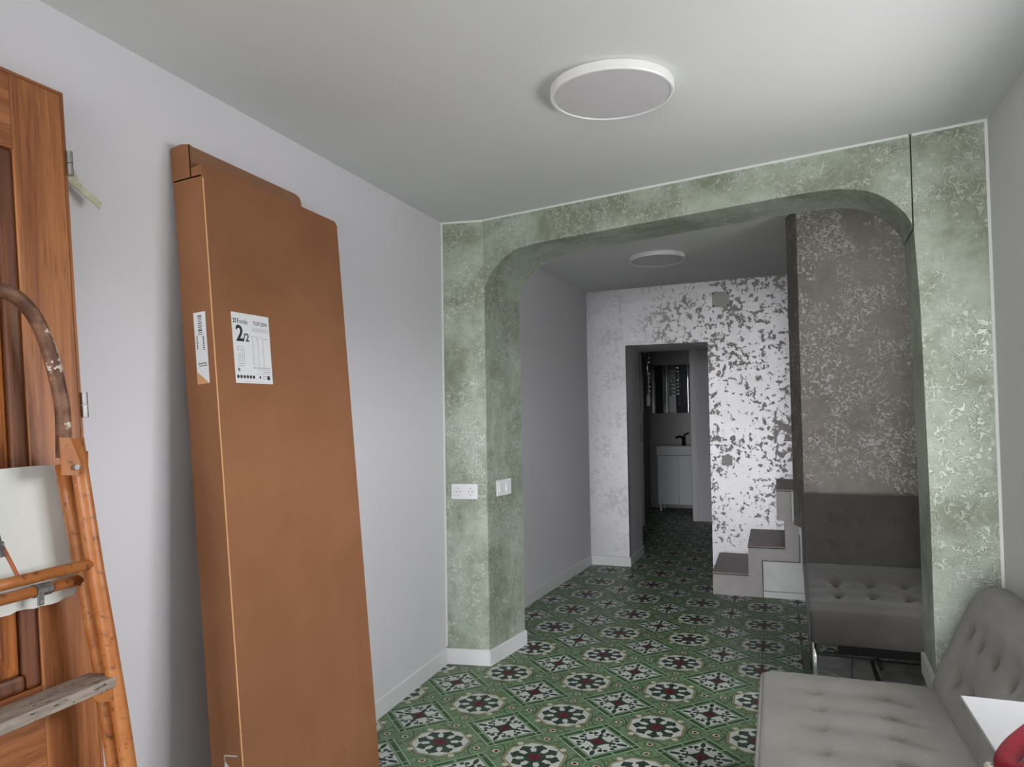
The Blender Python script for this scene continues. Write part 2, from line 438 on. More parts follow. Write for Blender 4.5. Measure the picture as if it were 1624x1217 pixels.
# rear wall with a glazed street door behind the viewer
rw = BM(); y0, y1 = YR - .14, YR
box(rw, -1.9, WIN[0], y0, y1, 0, ZC + .1); box(rw, WIN[1], .95, y0, y1, 0, ZC + .1); box(rw, WIN[0], WIN[1], y0, y1, WIN[3], ZC + .1); box(rw, WIN[0], WIN[1], y0, y1, 0, WIN[2])
struct('wall_rear', rw, M_wallr)
gd = bpy.data.objects.new('door_1', None); COL.objects.link(gd); gd.location = (0, YR - .07, 0); gd['kind'] = 'structure'
f = BM(); w0, w1, z0, z1 = WIN[0], WIN[1], WIN[2], WIN[3]
for a, b in ((w0, w0 + .05), (w1 - .05, w1), ((w0 + w1) / 2 - .03, (w0 + w1) / 2 + .03)): box(f, a, b, -.02, .02, z0, z1)
box(f, w0, w1, -.019, .019, z0, z0 + .06); box(f, w0, w1, -.019, .019, z1 - .05, z1)
obj('door_frame', f, M_wood_frame, gd)
for a, b in ((w0 + .05, (w0 + w1) / 2 - .03), ((w0 + w1) / 2 + .03, w1 - .05)):
    obj('pane', box(BM(), a, b, -.003, .003, z0 + .06, z1 - .05), M_glass, gd)

# ---- the arch: two pilasters and a lintel with rounded corners (trowelled green plaster)
A = Vector((-1.4408, 3.5367)); B = Vector((.4917, 3.0321)); D = (B - A).normalized(); NB = Vector((-D.y, D.x)); L = (B - A).length
def off(s):
    t = max(0.0, min(1.0, s / L)); e = math.exp(-(s / .35) ** 2)
    return Vector((.070 * (1 - t) + .012 * t - .006 * e, .290 + .085 * e + .012 * t))
def P(s, z, back=0.0, proud=0.0):
    p = A + D * s + off(s) * back - NB * proud
    return (p.x, p.y, z)
INTR = [(0, 1.949), (.012, 1.985), (.028, 2.017), (.052, 2.052), (.083, 2.082), (.115, 2.106), (.148, 2.125), (.19, 2.144), (.235, 2.156), (.29, 2.163), (.36, 2.167), (.5, 2.169), (.85, 2.174), (1.2, 2.179),
        (1.5, 2.183), (1.60, 2.184), (1.68, 2.183), (1.75, 2.177), (1.80, 2.166), (1.845, 2.152), (1.88, 2.134), (1.91, 2.112), (1.935, 2.089), (1.957, 2.065), (1.972, 2.045), (1.984, 2.024), (1.994, 2.002), (2.0, 1.98)]
arch = bpy.data.objects.new('wall_arch', None); COL.objects.link(arch); arch['kind'] = 'structure'
bm = BM()
# lintel built as a strip so the non-planar intrados stays smooth
cols = []
for s, z in INTR:
    s2 = min(max(s, .0015), L - .0015)
    cols.append([bm.verts.new(P(s2, z, 0, .004)), bm.verts.new(P(s2, ZC + .01, 0, .004)), bm.verts.new(P(s2, ZC + .01, 1)), bm.verts.new(P(s2, z, 1))])
for a, b in zip(cols, cols[1:]):
    for k in range(4): bm.faces.new((a[k], b[k], b[(k + 1) % 4], a[(k + 1) % 4]))
bm.faces.new(cols[0][::-1]); bm.faces.new(cols[-1])
obj('lintel', bm, M_green, arch)
bm = BM(); prism(bm, [(xl(3.5) , 3.4993), (A.x, A.y), (-1.376, 3.912), (-1.86, 3.912), (-1.86, 3.4993)], 0, ZC + .01)
obj('pilaster', bm, M_green, arch)
JR = [(2.0, ZC + .01), (2.0, 1.98), (2.012, 1.70), (2.021, 1.0), (2.022, 0)]
def PR(s, z, back):
    p = A + D * s + (Vector((.012, .302)) * back); return (p.x, p.y, z)
sR = (.7263 - A.x) / D.x
fr = [PR(s, z, 0) for s, z in JR] + [PR(sR + .17, 0, 0), PR(sR + .17, ZC + .01, 0)]
bk = [PR(s, z, 1) for s, z in JR] + [PR(sR + .17, 0, 1), PR(sR + .17, ZC + .01, 1)]
obj('pilaster', loft(BM(), fr, bk), M_green, arch)
# white cut-in lines where the plaster stops
def strip(name, p, q, w, nrm, t=.003):
    p, q, nrm = Vector(p), Vector(q), Vector(nrm).normalized(); d = (q - p).normalized(); side = d.cross(nrm) * w
    a = [p, q, q + side, p + side]; b = [v + nrm * t for v in a]
    return struct(name, loft(BM(), a, b), M_cut)
nl = Vector((.0374 * 0 + .1594, -.9872, 0)); nb = Vector((-NB.x, -NB.y, 0))
pl0 = Vector((xl(3.5), 3.4993, 0)); pl1 = Vector((A.x, A.y, 0)); nl = Vector(((pl1 - pl0).y, -(pl1 - pl0).x, 0)).normalized()
strip('trim_1', pl0 + Vector((0, 0, .09)), pl0 + Vector((0, 0, ZC)), .009, nl)
strip('trim_2', pl0 + Vector((.01, .0016, ZC)), pl1 + Vector((0, 0, ZC)), .010, nl)
strip('trim_3', pl1 + Vector((0, 0, 1.95)), pl1 + Vector((0, 0, ZC - .01)), .004, nl, .002)
strip('trim_4', P(.006, ZC, 0, .004), P(L - .006, ZC, 0, .004), .009, nb)
strip('trim_5', PR(2.003, ZC, 0), PR(sR, ZC, 0), .009, nb)
strip('trim_6', PR(sR, .0, 0), PR(sR, ZC - .009, 0), -.010, nb)

# ---- inner room
struct('wall_left_inner', prism(BM(), [(xb(3.91), 3.91), (xb(6.05), 6.05), (-2.1, 6.05), (-2.1, 3.91)], 0, 2.5), M_wall)
struct('ceiling_inner', prism(BM(), [(-1.9, 3.66), (.95, 3.2), (.95, 6.3), (-1.9, 6.3)], zc2, 2.62), M_ceil2)
DX0, DX1, DZ = -1.190, -.518, 1.846
fw = BM()
box(fw, -2.1, DX0, 6.04, 6.59, 0, 2.55); box(fw, DX1, 1.0, 6.04, 6.59, 0, 2.55); box(fw, DX0, DX1, 6.04, 6.59, DZ, 2.55)
struct('wall_far', fw, M_silver)
# smooth white linings of the passage through the thick wall
ln = BM(); loft(ln, [(DX0 - .002, 6.043, 0), (DX0 - .002, 6.043, DZ), (DX0 + .013, 6.592, DZ - .02), (DX0 + .013, 6.592, 0)], [(DX0 - .02, 6.043, 0), (DX0 - .02, 6.043, DZ), (DX0 - .02, 6.592, DZ - .02), (DX0 - .02, 6.592, 0)])
loft(ln, [(DX0, 6.043, DZ - .001), (DX1, 6.043, DZ - .001), (DX1, 6.592, DZ - .02), (DX0, 6.592, DZ - .02)], [(DX0, 6.043, DZ + .01), (DX1, 6.043, DZ + .01), (DX1, 6.592, DZ + .01), (DX0, 6.592, DZ + .01)])
struct('trim_7', ln, M_wall)
struct('wall_right_inner', prism(BM(), [(.89, 3.3), (1.05, 3.3), (1.05, 6.04), (.89, 6.04)], 0, 2.55), M_wallr)
# taupe partition that hides the stairs
part = struct('wall_partition', prism(BM(), [(.121, 4.20), (.89, 4.20), (.89, 4.36), (.07, 4.36), (.084, 4.32)], .66, 2.45), M_brown)
obj('partition_foot', prism(BM(), [(.30, 4.205), (.89, 4.205), (.89, 4.36), (.30, 4.36)], 0, .66), M_brown, part)
# corridor and bathroom beyond
struct('wall_left_corridor', prism(BM(), [(-2.0, 6.59), (-2.12, 6.59), (-2.12, 9.75), (-2.0, 9.75)], 0, 2.4), M_bathtile)
struct('wall_left_bathroom', prism(BM(), [(-1.62, 8.80), (-1.60, 8.80), (-1.60, 9.62), (-1.62, 9.62)], 0, 2.2), M_bathtile)
struct('wall_right_corridor', prism(BM(), [(-.30, 6.59), (-.18, 6.59), (-.18, 8.56), (-.30, 8.56)], 0, 2.4), M_bathtile)
struct('ceiling_corridor', prism(BM(), [(-2.12, 6.59), (.0, 6.59), (.0, 9.75), (-2.12, 9.75)], 2.2, 2.32), M_bathtile)
wb = struct('wall_bathroom_front', prism(BM(), [(-.945, 8.57), (.0, 8.57), (.0, 8.70), (-.945, 8.70)], 0, 2.2), M_wall)
obj('door_casing', box(BM(), -.945, -.888, 8.552, 8.72, 0, 2.05, .004), M_doorw, wb)
struct('wall_bathroom_back', prism(BM(), [(-2.1, 9.62), (.0, 9.62), (.0, 9.75), (-2.1, 9.75)], 0, 2.2), M_bathtile)
struct('wall_bathroom_right', prism(BM(), [(-.45, 8.70), (-.33, 8.70), (-.33, 9.62), (-.45, 9.62)], 0, 2.2), M_bathtile)

# ---- skirting boards
def skirting(name, p, q, h=.08, t=.012):
    p, q = Vector(p + (0,)), Vector(q + (0,)); d = (q - p).normalized(); n_ = Vector((d.y, -d.x, 0)) * t; z = Vector((0, 0, h)); zt = Vector((0, 0, h - .004))
    a = [p, p + n_, p + n_ + zt, p + n_ * .6 + z, p + z]; b = [q, q + n_, q + n_ + zt, q + n_ * .6 + z, q + z]
    return struct(name, loft(BM(), a, b), M_base)
skirting('baseboard_left', (xl(YR), YR), (xl(3.487), 3.487))
skirting('baseboard_pilaster', (xl(3.5) + .002, 3.4993), (A.x + .002, A.y))
skirting('baseboard_jamb', (A.x, A.y - .012), (-1.376, 3.916))
skirting('baseboard_left_inner', (xb(3.92), 3.92), (xb(6.04), 6.04))
skirting('baseboard_far', (xb(6.04), 6.04), (DX0 + .004, 6.04))
skirting('baseboard_passage', (DX0, 6.03), (DX0 + .013, 6.592), .075)
# loose askew piece of skirting on the right jamb
j0, j1 = PR(2.022, 0, 0), PR(2.022, 0, 1)
a = [(j0[0] - .001, j0[1] + .01, .335), (j0[0] - .001, j0[1] + .01, .255), (j1[0] - .001, j1[1] - .01, .255), (j1[0] - .001, j1[1] - .01, .335)]
struct('baseboard_right_jamb', loft(BM(), a, [(x - .013, y, z) for x, y, z in a]), M_base)
struct('baseboard_right', box(BM(), .714, .726, YR, 2.95, 0, .08, .002), M_base)

# ---- cement tiles
W = .2; GX, GY = -.9094 - 2.0, 3.072 - 5.2          # a medallion centre sits on every even-even grid corner
def tile_mesh():
    bm = BM(); h = W / 2 - .0006; c = .0012
    top = [bm.verts.new((sx * (h - c), sy * (h - c), 0)) for sx, sy in ((-1, -1), (1, -1), (1, 1), (-1, 1))]
    low = [bm.verts.new((sx * h, sy * h, -.0012)) for sx, sy in ((-1, -1), (1, -1), (1, 1), (-1, 1))]
    bot = [bm.verts.new((sx * h, sy * h, -.008)) for sx, sy in ((-1, -1), (1, -1), (1, 1), (-1, 1))]
    bm.faces.new(top); bm.faces.new(bot[::-1])
    for k in range(4):
        j = (k + 1) % 4
        bm.faces.new((low[k], low[j], top[j], top[k])); bm.faces.new((bot[k], bot[j], low[j], low[k]))
    uv = bm.loops.layers.uv.new('UVMap')
    for fc in bm.faces:
        for lp in fc.loops: lp[uv].uv = (lp.vert.co.x / W + .5, lp.vert.co.y / W + .5)
    me = bpy.data.meshes.new('floor_tile'); bmesh.ops.recalc_face_normals(bm, faces=bm.faces); bm.to_mesh(me); bm.free(); me.materials.append(M_tile)
    return me
TM = tile_mesh()
def inside(x, y):
    if y < YR or y > 9.6: return False
    if y < 3.45: return xl(y) - .12 < x < .80
    if y < 3.95: return -1.52 < x < .62
    if y < 6.10: return xb(y) - .12 < x < .93
    if y < 6.55: return DX0 - .1 < x < DX1 + .12
    return -2.0 < x < -.2
def stone_zone(x, y): return x > .12 and 3.40 < y < 4.22
def project(x, y, z):
    d = Vector((x, y, z - EYE)); w = d.dot(fwd)
    if w < .1: return None
    return 812 + FPX * d.dot(rgt) / w, 608.5 - FPX * d.dot(upv) / w, w
def shown(x, y):
    """is this floor spot one the photograph can show (not behind carton, sofas, pilasters, walls)"""
    q = project(x, y, 0)
    if q is None: return False
    u, v, _ = q
    if v > 1260 or u < 585 - 60 or u > 1320: return False
    if y < 2.9 and x > -.02: return False
    if y > 6.1 and not (1000 < u < 1140): return False
    if x > .14 and y > 3.3: return False
    if y > 5.2 and x > -.40 and y < 6.1: return False
    return True
cand = []
for i in range(0, 24):
    for j in range(0, 64):
        x, y = GX + W * (i + .5), GY + W * (j + .5)
        if not inside(x, y) or stone_zone(x, y): continue
        q = project(x, y, 0)
        area = FPX * FPX / q[2] ** 3 if (q and shown(x, y)) else 0
        rot = {(0, 0): 0, (1, 0): 1, (1, 1): 2, (0, 1): 3}[(i % 2, j % 2)]
        cand.append((area, x, y, rot))
cand.sort(key=lambda t: -t[0])
indiv = [c for c in cand if c[0] > 0][:300]; rest = cand[len(indiv):]
for k, (_, x, y, rot) in enumerate(indiv):
    o = bpy.data.objects.new('floor_tile', TM); COL.objects.link(o); o.parent = floor
    o.location = (x, y, random.uniform(-.0005, .0005)); o.rotation_euler = (0, 0, rot * math.pi / 2)
me = bpy.data.meshes.new('more_floor_tiles'); bm = BM()
for _, x, y, rot in rest:
    n0 = len(bm.verts); bm.from_mesh(TM); bm.verts.ensure_lookup_table()
    bmesh.ops.transform(bm, matrix=Matrix.Translation((x, y, 0)) @ Matrix.Rotation(rot * math.pi / 2, 4, 'Z'), verts=bm.verts[n0:])
bm.to_mesh(me); bm.free(); me.materials.append(M_tile)
o = bpy.data.objects.new('remaining_floor_tiles', me); COL.objects.link(o); o.parent = floor; o['kind'] = 'stuff'
# slate slabs laid where the tiles stop, under the rear sofa
SL = [[(.15, 3.44), (.27, 3.44), (.29, 3.62), (.22, 3.70), (.15, 3.66)], [(.28, 3.44), (.44, 3.44), (.455, 3.60), (.34, 3.64), (.30, 3.61)], [(.45, 3.44), (.60, 3.44), (.60, 3.63), (.465, 3.60)],
      [(.15, 3.67), (.22, 3.71), (.26, 3.84), (.20, 3.93), (.15, 3.92)], [(.23, 3.70), (.30, 3.63), (.40, 3.64), (.41, 3.86), (.27, 3.84)], [(.41, 3.635), (.60, 3.64), (.60, 3.86), (.42, 3.87)],
      [(.15, 3.93), (.20, 3.94), (.27, 3.85), (.41, 3.87), (.42, 4.18), (.15, 4.18)], [(.43, 3.88), (.70, 3.87), (.70, 4.18), (.43, 4.18)], [(.61, 3.44), (.84, 3.44), (.84, 3.86), (.61, 3.86)]]
for k, pg in enumerate(SL):
    cx = sum(p[0] for p in pg) / len(pg); cy = sum(p[1] for p in pg) / len(pg); h = random.uniform(.0, .006)
    lo = [(cx + (x - cx) * .97, cy + (y - cy) * .97) for x, y in pg]
    bm = prism(BM(), lo, -.004, lambda x, y: .004 + h); bmesh.ops.bevel(bm, geom=[e for e in bm.edges if min(v.co.z for v in e.verts) > .001], offset=.003, segments=1, affect='EDGES')
    obj('slate_slab', bm, M_stone, floor)

# ------------------------------------------------------------------ carton leaning on the left wall
TL = .0815
carton = thing('cardboard_box', 'tall flat brown cardboard box leaning against the white left wall', 'box', (-1.359, 1.622, .012), (0, -TL, 0))
T_, WD, HT = .112, .676, 2.046
bm = BM(); box(bm, -T_, 0, 0, WD, 0, HT - .03)
bmesh.ops.delete(bm, geom=[f for f in bm.faces if f.normal.z > .9 or all(v.co.z > HT - .1 for v in f.verts)], context='FACES_ONLY')
es = [e for e in bm.edges if abs(e.verts[0].co.z - e.verts[1].co.z) > .5]
bmesh.ops.bevel(bm, geom=es, offset=.006, segments=3, profile=.5, affect='EDGES')
obj('carton_body', bm, M_carton, carton)
# front panel top: left third stands a little higher, with a crease, right corner rounded
pts = [(0.004, HT - .032), (WD - .004, HT - .032), (WD - .004, HT - .022), (WD - .014, HT - .010), (WD * .62, HT - .003), (WD * .335, HT), (WD * .32, HT + .006), (.02, HT + .004), (.004, HT)]
obj('front_top_edge', loft(BM(), [(-.001, y, z) for y, z in pts], [(-.005, y, z) for y, z in pts]), M_carton, carton)
pts = [(0, HT - .032), (-.026, HT - .032), (-.026, HT + .004), (-.002, HT + .002)]
# rear flap standing open, with its corner wrap
fl = [(.0, HT - .034), (.515, HT - .034), (.520, HT + .030), (.512, HT + .048), (.490, HT + .055), (.0, HT + .064)]
obj('rear_flap', loft(BM(), [(-.045, y, z) for y, z in fl], [(-.041, y, z) for y, z in fl]), M_cartonin, carton)
wr = [(-T_, HT - .034), (-.002, HT - .034), (-.002, HT + .002), (-.040, HT - .004), (-.040, HT + .066), (-.07, HT + .073), (-T_, HT + .068)]
obj('corner_flap', loft(BM(), [(x, .0, z) for x, z in wr], [(x, .005, z) for x, z in wr]), M_carton, carton)
obj('right_flap', box(BM(), -T_, -.001, WD - .006, WD - .001, HT - .034, HT - .024), M_carton, carton)
obj('top_lid', box(BM(), -T_ + .006, -.006, .006, WD - .006, HT - .040, HT - .034), M_cartonin, carton)
bm = BM(); tube(bm, [(-.0016, .0016, .02), (-.0016, .0016, HT - .04)], .0022, 6)
obj('worn_edge', bm, M_cartonedge, carton, label='pale worn corner edge')
# front shipping label
lab_c = [(.075, 1.628), (.240, 1.628), (.240, 1.418), (.077, 1.418)]
def front(y, z, x=0.0012): return Vector((x, y, z))
lab = obj('shipping_label', loft(BM(), [front(y, z, .0002) for y, z in lab_c], [front(y, z, .0010) for y, z in lab_c]), M_paper, carton, label='white printed shipping label')
FM = frame((.0011, .075, 1.418), (0, 1, 0), (0, 0, 1), (1, 0, 0))
def ink(parent, shapes, mw, mat, name='printing', z=.0003):
    bm = BM()
    for sh in shapes:
        if sh[0] == 'r':
            _, a, b, c, d = sh; pg = [(a, b), (c, b), (c, d), (a, d)]
        elif sh[0] == 'l':
            _, a, b, c, d, w = sh; v = Vector((c - a, d - b)).normalized(); nn = Vector((-v.y, v.x)) * w / 2
            pg = [(a + nn.x, b + nn.y), (a - nn.x, b - nn.y), (c - nn.x, d - nn.y), (c + nn.x, d + nn.y)]
        elif sh[0] == 'c':
            _, a, b, r = sh; pg = [(a + r * math.cos(t * .5236), b + r * math.sin(t * .5236)) for t in range(12)]
        else:
            pg = sh[1]
        loft(bm, [(x, y, 0) for x, y in pg], [(x, y, z) for x, y in pg])
    bmesh.ops.transform(bm, matrix=mw, verts=bm.verts)
    return obj(name, bm, mat, parent, kind='stuff' if len(shapes) > 1 else None)
text_mesh('Forés', .021, M_ink, lab, loc=(.022, .178, 0), mw=FM, sx=.95)
text_mesh('TOP120W', .017, M_ink, lab, loc=(.092, .178, 0), mw=FM, sx=.85)
text_mesh('2', .066, M_ink, lab, loc=(.014, .126, 0), mw=FM, bold=.0016)
text_mesh('/2', .034, M_ink, lab, loc=(.044, .126, 0), mw=FM, bold=.0006)
sh = [('r', .006, .178, .011, .183), ('r', .006, .186, .010, .192), ('r', .013, .180, .018, .184), ('r', .012, .187, .019, .191)]
for k in range(4): sh.append(('r', .082 + .002 * k, .168 - .003 * k, .158, .1688 - .003 * k))
ink(lab, sh[:4], FM, M_ink); ink(lab, sh[4:], FM, M_inkgrey)
dr = []
for x in (.085, .108, .130): dr.append(('l', x, .052, x, .140, .0012))
dr += [('l', .078, .143, .128, .143, .001), ('l', .103, .143, .103, .132, .001), ('r', .132, .138, .148, .140), ('l', .146, .136, .150, .143, .0014)]
for k in range(8): dr.append(('r', .082 + k * .0062, .046, .086 + k * .0062, .049))
dr += [('l', .016, .108, .044, .108, .0012), ('l', .016, .099, .044, .099, .0012), ('l', .016, .099, .016, .108, .0012), ('l', .036, .099, .036, .062, .001), ('l', .020, .090, .020, .062, .0008), ('l', .028, .088, .028, .062, .0008), ('l', .044, .108, .044, .062, .0008), ('l', .036, .078, .044, .078, .0008)]
for k in range(5): dr.append(('r', .018 + k * .006, .057, .022 + k * .006, .059))
dr += [('r', .014, .050, .020, .052), ('r', .024, .050, .040, .052)]
for r_ in range(2):
    for k in range(6): dr.append(('r', .098 + .010 * k, .028 + .013 * r_, .104 + .010 * k, .0295 + .013 * r_))
    for k in range(4): dr.append(('r', .126 + .008 * k, .033 + .013 * r_, .130 + .008 * k, .037 + .013 * r_))
ink(lab, dr, FM, M_inkgrey)
ic = [('c', .012 + .0135 * k, .019, .0052) for k in range(6)] + [('c', .108, .019, .004), ('l', .118, .021, .138, .023, .001), ('l', .118, .014, .136, .015, .001), ('r', .140, .012, .152, .024), ('c', .018, .040, .005)]
ink(lab, ic, FM, M_ink)
ink(lab, [('r', .034 + k * .012, .004, .043 + k * .012, .0048) for k in range(3)] + [('r', .098 + k * .012, .004, .107 + k * .012, .0048) for k in range(4)] + [('c', .018, .040, .0034)], FM, M_inkgrey, z=.0004)
# side label on the narrow face, partly peeled away at the lower corner
SM = frame((-.024 - .042, -.0012, 1.418), (1, 0, 0), (0, 0, 1), (0, -1, 0))
sl_pts = [(0, .036), (0, .205), (.042, .205), (.042, .0)]
bm = BM(); loft(bm, [SM @ Vector((x, y, -.0010)) for x, y in sl_pts], [SM @ Vector((x, y, 0)) for x, y in sl_pts])
sl = obj('side_label', bm, M_paper, carton, label='narrow white label on the side')
bm = BM(); pk = [(0, .0), (0, .036), (.042, .0)]
loft(bm, [SM @ Vector((x, y, -.0008)) for x, y in pk], [SM @ Vector((x, y, .0008)) for x, y in pk]); obj('peeled_corner', bm, M_cartonedge, sl)
s2 = []
for k in range(11):
    w = random.choice((.0022, .0034, .0016)); s2.append(('r', .014, .140 + k * .0052, .028, .140 + k * .0052 + w))
for k in range(8): s2.append(('r', .006, .100 + .005 * k, .010, .103 + .005 * k)); s2.append(('r', .028, .096 + .0052 * k, .033, .099 + .0052 * k))
for k in range(5): s2.append(('r', .008 + .006 * k, .056, .012 + .006 * k, .060)); s2.append(('r', .010 + .006 * k, .050, .014 + .006 * k, .053))
ink(sl, s2, SM, M_ink)
# handling mark low on the narrow face
S3 = frame((-.062, -.0012, .372), (1, 0, 0), (0, 0, 1), (0, -1, 0))
st = obj('handling_mark', BM(), M_paper, carton) if False else None
bm = BM()
for pg in ([(0, .0), (.003, .0), (.003, .022), (0, .022)], [(0, .019), (.045, .019), (.045, .022), (0, .022)], [(0, -.03), (.030, -.03), (.0, .010)]):
    loft(bm, [S3 @ Vector((x, y, -.001)) for x, y in pg], [S3 @ Vector((x, y, 0)) for x, y in pg])
obj('handling_mark', bm, M_paper, carton, label='white triangle handling mark')

# ------------------------------------------------------------------ wooden door leaf leaning on the left wall
TD = .088
doorT = thing('wooden_door', 'varnished brown wooden door leaf leaning against the left wall behind the ladder', 'door', (-1.385, 1.232, .006), (0, -TD, 0))
DW, DH, DT = .725, 2.108, .036
def dbox(name, y0, y1, z0, z1, x0, x1, mat, bev=.002, parent=doorT, **k):
    return obj(name, box(BM(), x0, x1, -y1, -y0, z0, z1, bev), mat, parent, **k)
dbox('stile', .012, .134, .0, DH - .012, -DT, 0, M_woodv)
dbox('stile', DW - .122, DW, .0, DH - .012, -DT, 0, M_woodv)
dbox('top_rail', .134, DW - .122, 1.925, DH - .012, -DT, 0, M_woodh)
dbox('lock_rail', .134, DW - .122, .60, .775, -DT, 0, M_woodh)
dbox('bottom_rail', .134, DW - .122, .0, .20, -DT, 0, M_woodh)
dbox('edge_lipping', .0, .0105, .0, DH, -DT, -.004, M_woodv, label='rebated edge strip')
dbox('edge_lipping', .0, DW, DH - .0105, DH, -DT, -.004, M_woodh)
for z0, z1 in ((.775, 1.925), (.20, .60)):
    m = BM(); w = .034
    for (a, b, c, d) in ((.134, .134 + w, z0, z1), (DW - .122 - w, DW - .122, z0, z1), (.134 + w, DW - .122 - w, z0, z0 + w), (.134 + w, DW - .122 - w, z1 - w, z1)):
        box(m, -.026, -.002, -b, -a, c, d, .009, 2)
    obj('panel_moulding', m, M_woodd, doorT)
    p = BM(); y0, y1 = -(DW - .122 - w), -(.134 + w)
    a = [(-.020, y0, z0 + w), (-.020, y1, z0 + w), (-.020, y1, z1 - w), (-.020, y0, z1 - w)]; i_ = .045
    loft(p, a, [(-.006, y0 + i_, z0 + w + i_), (-.006, y1 - i_, z0 + w + i_), (-.006, y1 - i_, z1 - w - i_), (-.006, y0 + i_, z1 - w - i_)])
    obj('panel', p, M_panel, doorT)
obj('back_board', box(BM(), -DT - .028, -DT, -DW, -.004, 0, DH - .002), M_woodv, doorT)
for z in (1.935, 1.362, .30):
    h = BM(); tube(h, [(.001, .002, z - .029), (.001, .002, z - .001)], .0070, 10); tube(h, [(.001, .002, z + .001), (.001, .002, z + .029)], .0070, 10)
    obj('hinge', h, M_steel, doorT, smooth=False)

# yellowed tape end sticking out behind the door
tp = [(-1.634, 1.242, 2.030), (-1.630, 1.262, 1.985), (-1.622, 1.285, 1.935), (-1.612, 1.310, 1.903), (-1.600, 1.335, 1.882), (-1.594, 1.352, 1.868)]
wd = [.016, .019, .015, .008, .0125, .0150]
tp = smoothpath(tp, 4); bm = BM(); row = []
for i, p in enumerate(tp):
    t = i / (len(tp) - 1) * 5; k = min(int(t), 4); w = wd[k] + (wd[k + 1] - wd[k]) * (t - k); a = t / 5
    d = Vector((.5 * math.sin(a * 5), .85 - .25 * a, .35 + .55 * a)).normalized() * w
    row.append((p - d, p + d))
aa = [bm.verts.new(r[0]) for r in row]; bb = [bm.verts.new(r[1]) for r in row]
ac = [bm.verts.new(r[0] + Vector((-.004, 0, 0))) for r in row]; bc = [bm.verts.new(r[1] + Vector((-.004, 0, 0))) for r in row]
for i in range(len(row) - 1):
    bm.faces.new((aa[i], aa[i + 1], bb[i + 1], bb[i])); bm.faces.new((ac[i], bc[i], bc[i + 1], ac[i + 1]))
    bm.faces.new((aa[i], ac[i], ac[i + 1], aa[i + 1])); bm.faces.new((bb[i], bb[i + 1], bc[i + 1], bc[i]))
bm.faces.new((aa[0], bb[0], bc[0], ac[0])); bm.faces.new((aa[-1], ac[-1], bc[-1], bb[-1]))
obj('tape_scrap', bm, M_tape, None, label='twisted scrap of yellowed tape on the left wall beside the wooden door', cat='tape')

# ------------------------------------------------------------------ orange step ladder
lad = thing('step_ladder', 'rusty orange folded metal stepladder with grey wooden tread in front of the wooden door', 'ladder', (-1.30, .93, 0))
YM = .93
def lw(pts, mirror=False): return [(x + 1.30, ((2 * YM - y) if mirror else y) - YM, z) for x, y, z in pts]
fr_ = [(-1.402, 1.128, 1.290), (-1.391, 1.136, 1.191), (-1.370, 1.150, 1.016), (-1.352, 1.165, .867), (-1.333, 1.180, .705), (-1.320, 1.189, .588), (-1.250, 1.238, .004)]
re_ = [(-1.440, 1.128, 1.235), (-1.431, 1.140, 1.149), (-1.418, 1.153, 1.039), (-1.402, 1.165, .903), (-1.389, 1.178, .792), (-1.364, 1.191, .58), (-1.296, 1.240, .004)]
hoop = [(-1.422, 1.117, 1.250), (-1.428, 1.120, 1.338), (-1.434, 1.116, 1.392), (-1.444, 1.102, 1.472), (-1.453, 1.079, 1.540), (-1.458, 1.045, 1.580), (-1.459, 1.007, 1.594), (-1.459, .96, 1.598), (-1.459, YM, 1.598)]
for mir in (False, True):
    obj('front_rail', tube(BM(), lw(fr_, mir), .0165, 12), M_orange, lad, True)
    obj('rear_rail', tube(BM(), lw(re_, mir), .0135, 12), M_orange, lad, True)
    s_ = -1 if mir else 1
    def py(y): return s_ * (y - YM)
    pg = [(1.072, 1.295), (1.094, 1.293), (1.118, 1.240), (1.121, 1.228), (1.112, 1.214), (1.078, 1.217)]
    pl_ = obj('hinge_plate', loft(BM(), [(-.074, py(y), z) for y, z in pg], [(-.078, py(y), z) for y, z in pg]), M_orange, lad)
    obj('bolt', tube(BM(), [(-.076, py(1.104), 1.232), (-.066, py(1.104), 1.232)], .006, 8), M_steel, pl_)
    side = obj('guard_tab', box(BM(), -.112, -.092, min(py(1.148), py(1.152)), max(py(1.148), py(1.152)), 1.205, 1.262, .001), M_orange, lad)
    obj('foot', tube(BM(), lw([(-1.2496, 1.2384, .0), (-1.254, 1.236, .05)], mir), .021, 12), M_rubber, lad)
hp = smoothpath(hoop, 4); hp = hp + [Vector((p.x, 2 * YM - p.y, p.z)) for p in hp[-2::-1]]
obj('top_hoop', tube(BM(), lw([tuple(p) for p in hp]), .0150, 12), M_hoop, lad, True, label='dark rusty tube hoop with chipped white paint')
obj('rung', tube(BM(), lw([(-1.371, 2 * YM - 1.134, 1.023), (-1.371, 1.142, 1.025)]), .0115, 10), M_orange, lad, True)
obj('rung', tube(BM(), lw([(-1.413, 2 * YM - 1.150, .985), (-1.413, 1.150, .987)]), .0115, 10), M_orange, lad, True)
obj('rung', tube(BM(), lw([(-1.395, 2 * YM - 1.170, .83), (-1.395, 1.170, .83)]), .010, 10), M_orange, lad, True) if False else None
for z, x, w in ((.786, -1.343, 1.166), (.545, -1.314, 1.186), (.305, -1.285, 1.206)):
    obj('tread', box(BM(), x - .062 + 1.30, x + .016 + 1.30, (2 * YM - w) - YM, w - YM, z - .022, z, .002), M_tread, lad, label='grey weathered wooden tread' if z > .7 else None)
    for s_ in (1, -1):
        y_ = s_ * (w - YM - .006)
        pg = [(y_, z - .022), (y_ - s_ * .050, z - .022), (y_ - s_ * .034, z - .040), (y_, z - .050)]
        obj('tread_bracket', loft(BM(), [(x + .006 + 1.30, y, zz) for y, zz in pg], [(x + .012 + 1.30, y, zz) for y, zz in pg]), M_orange, lad)
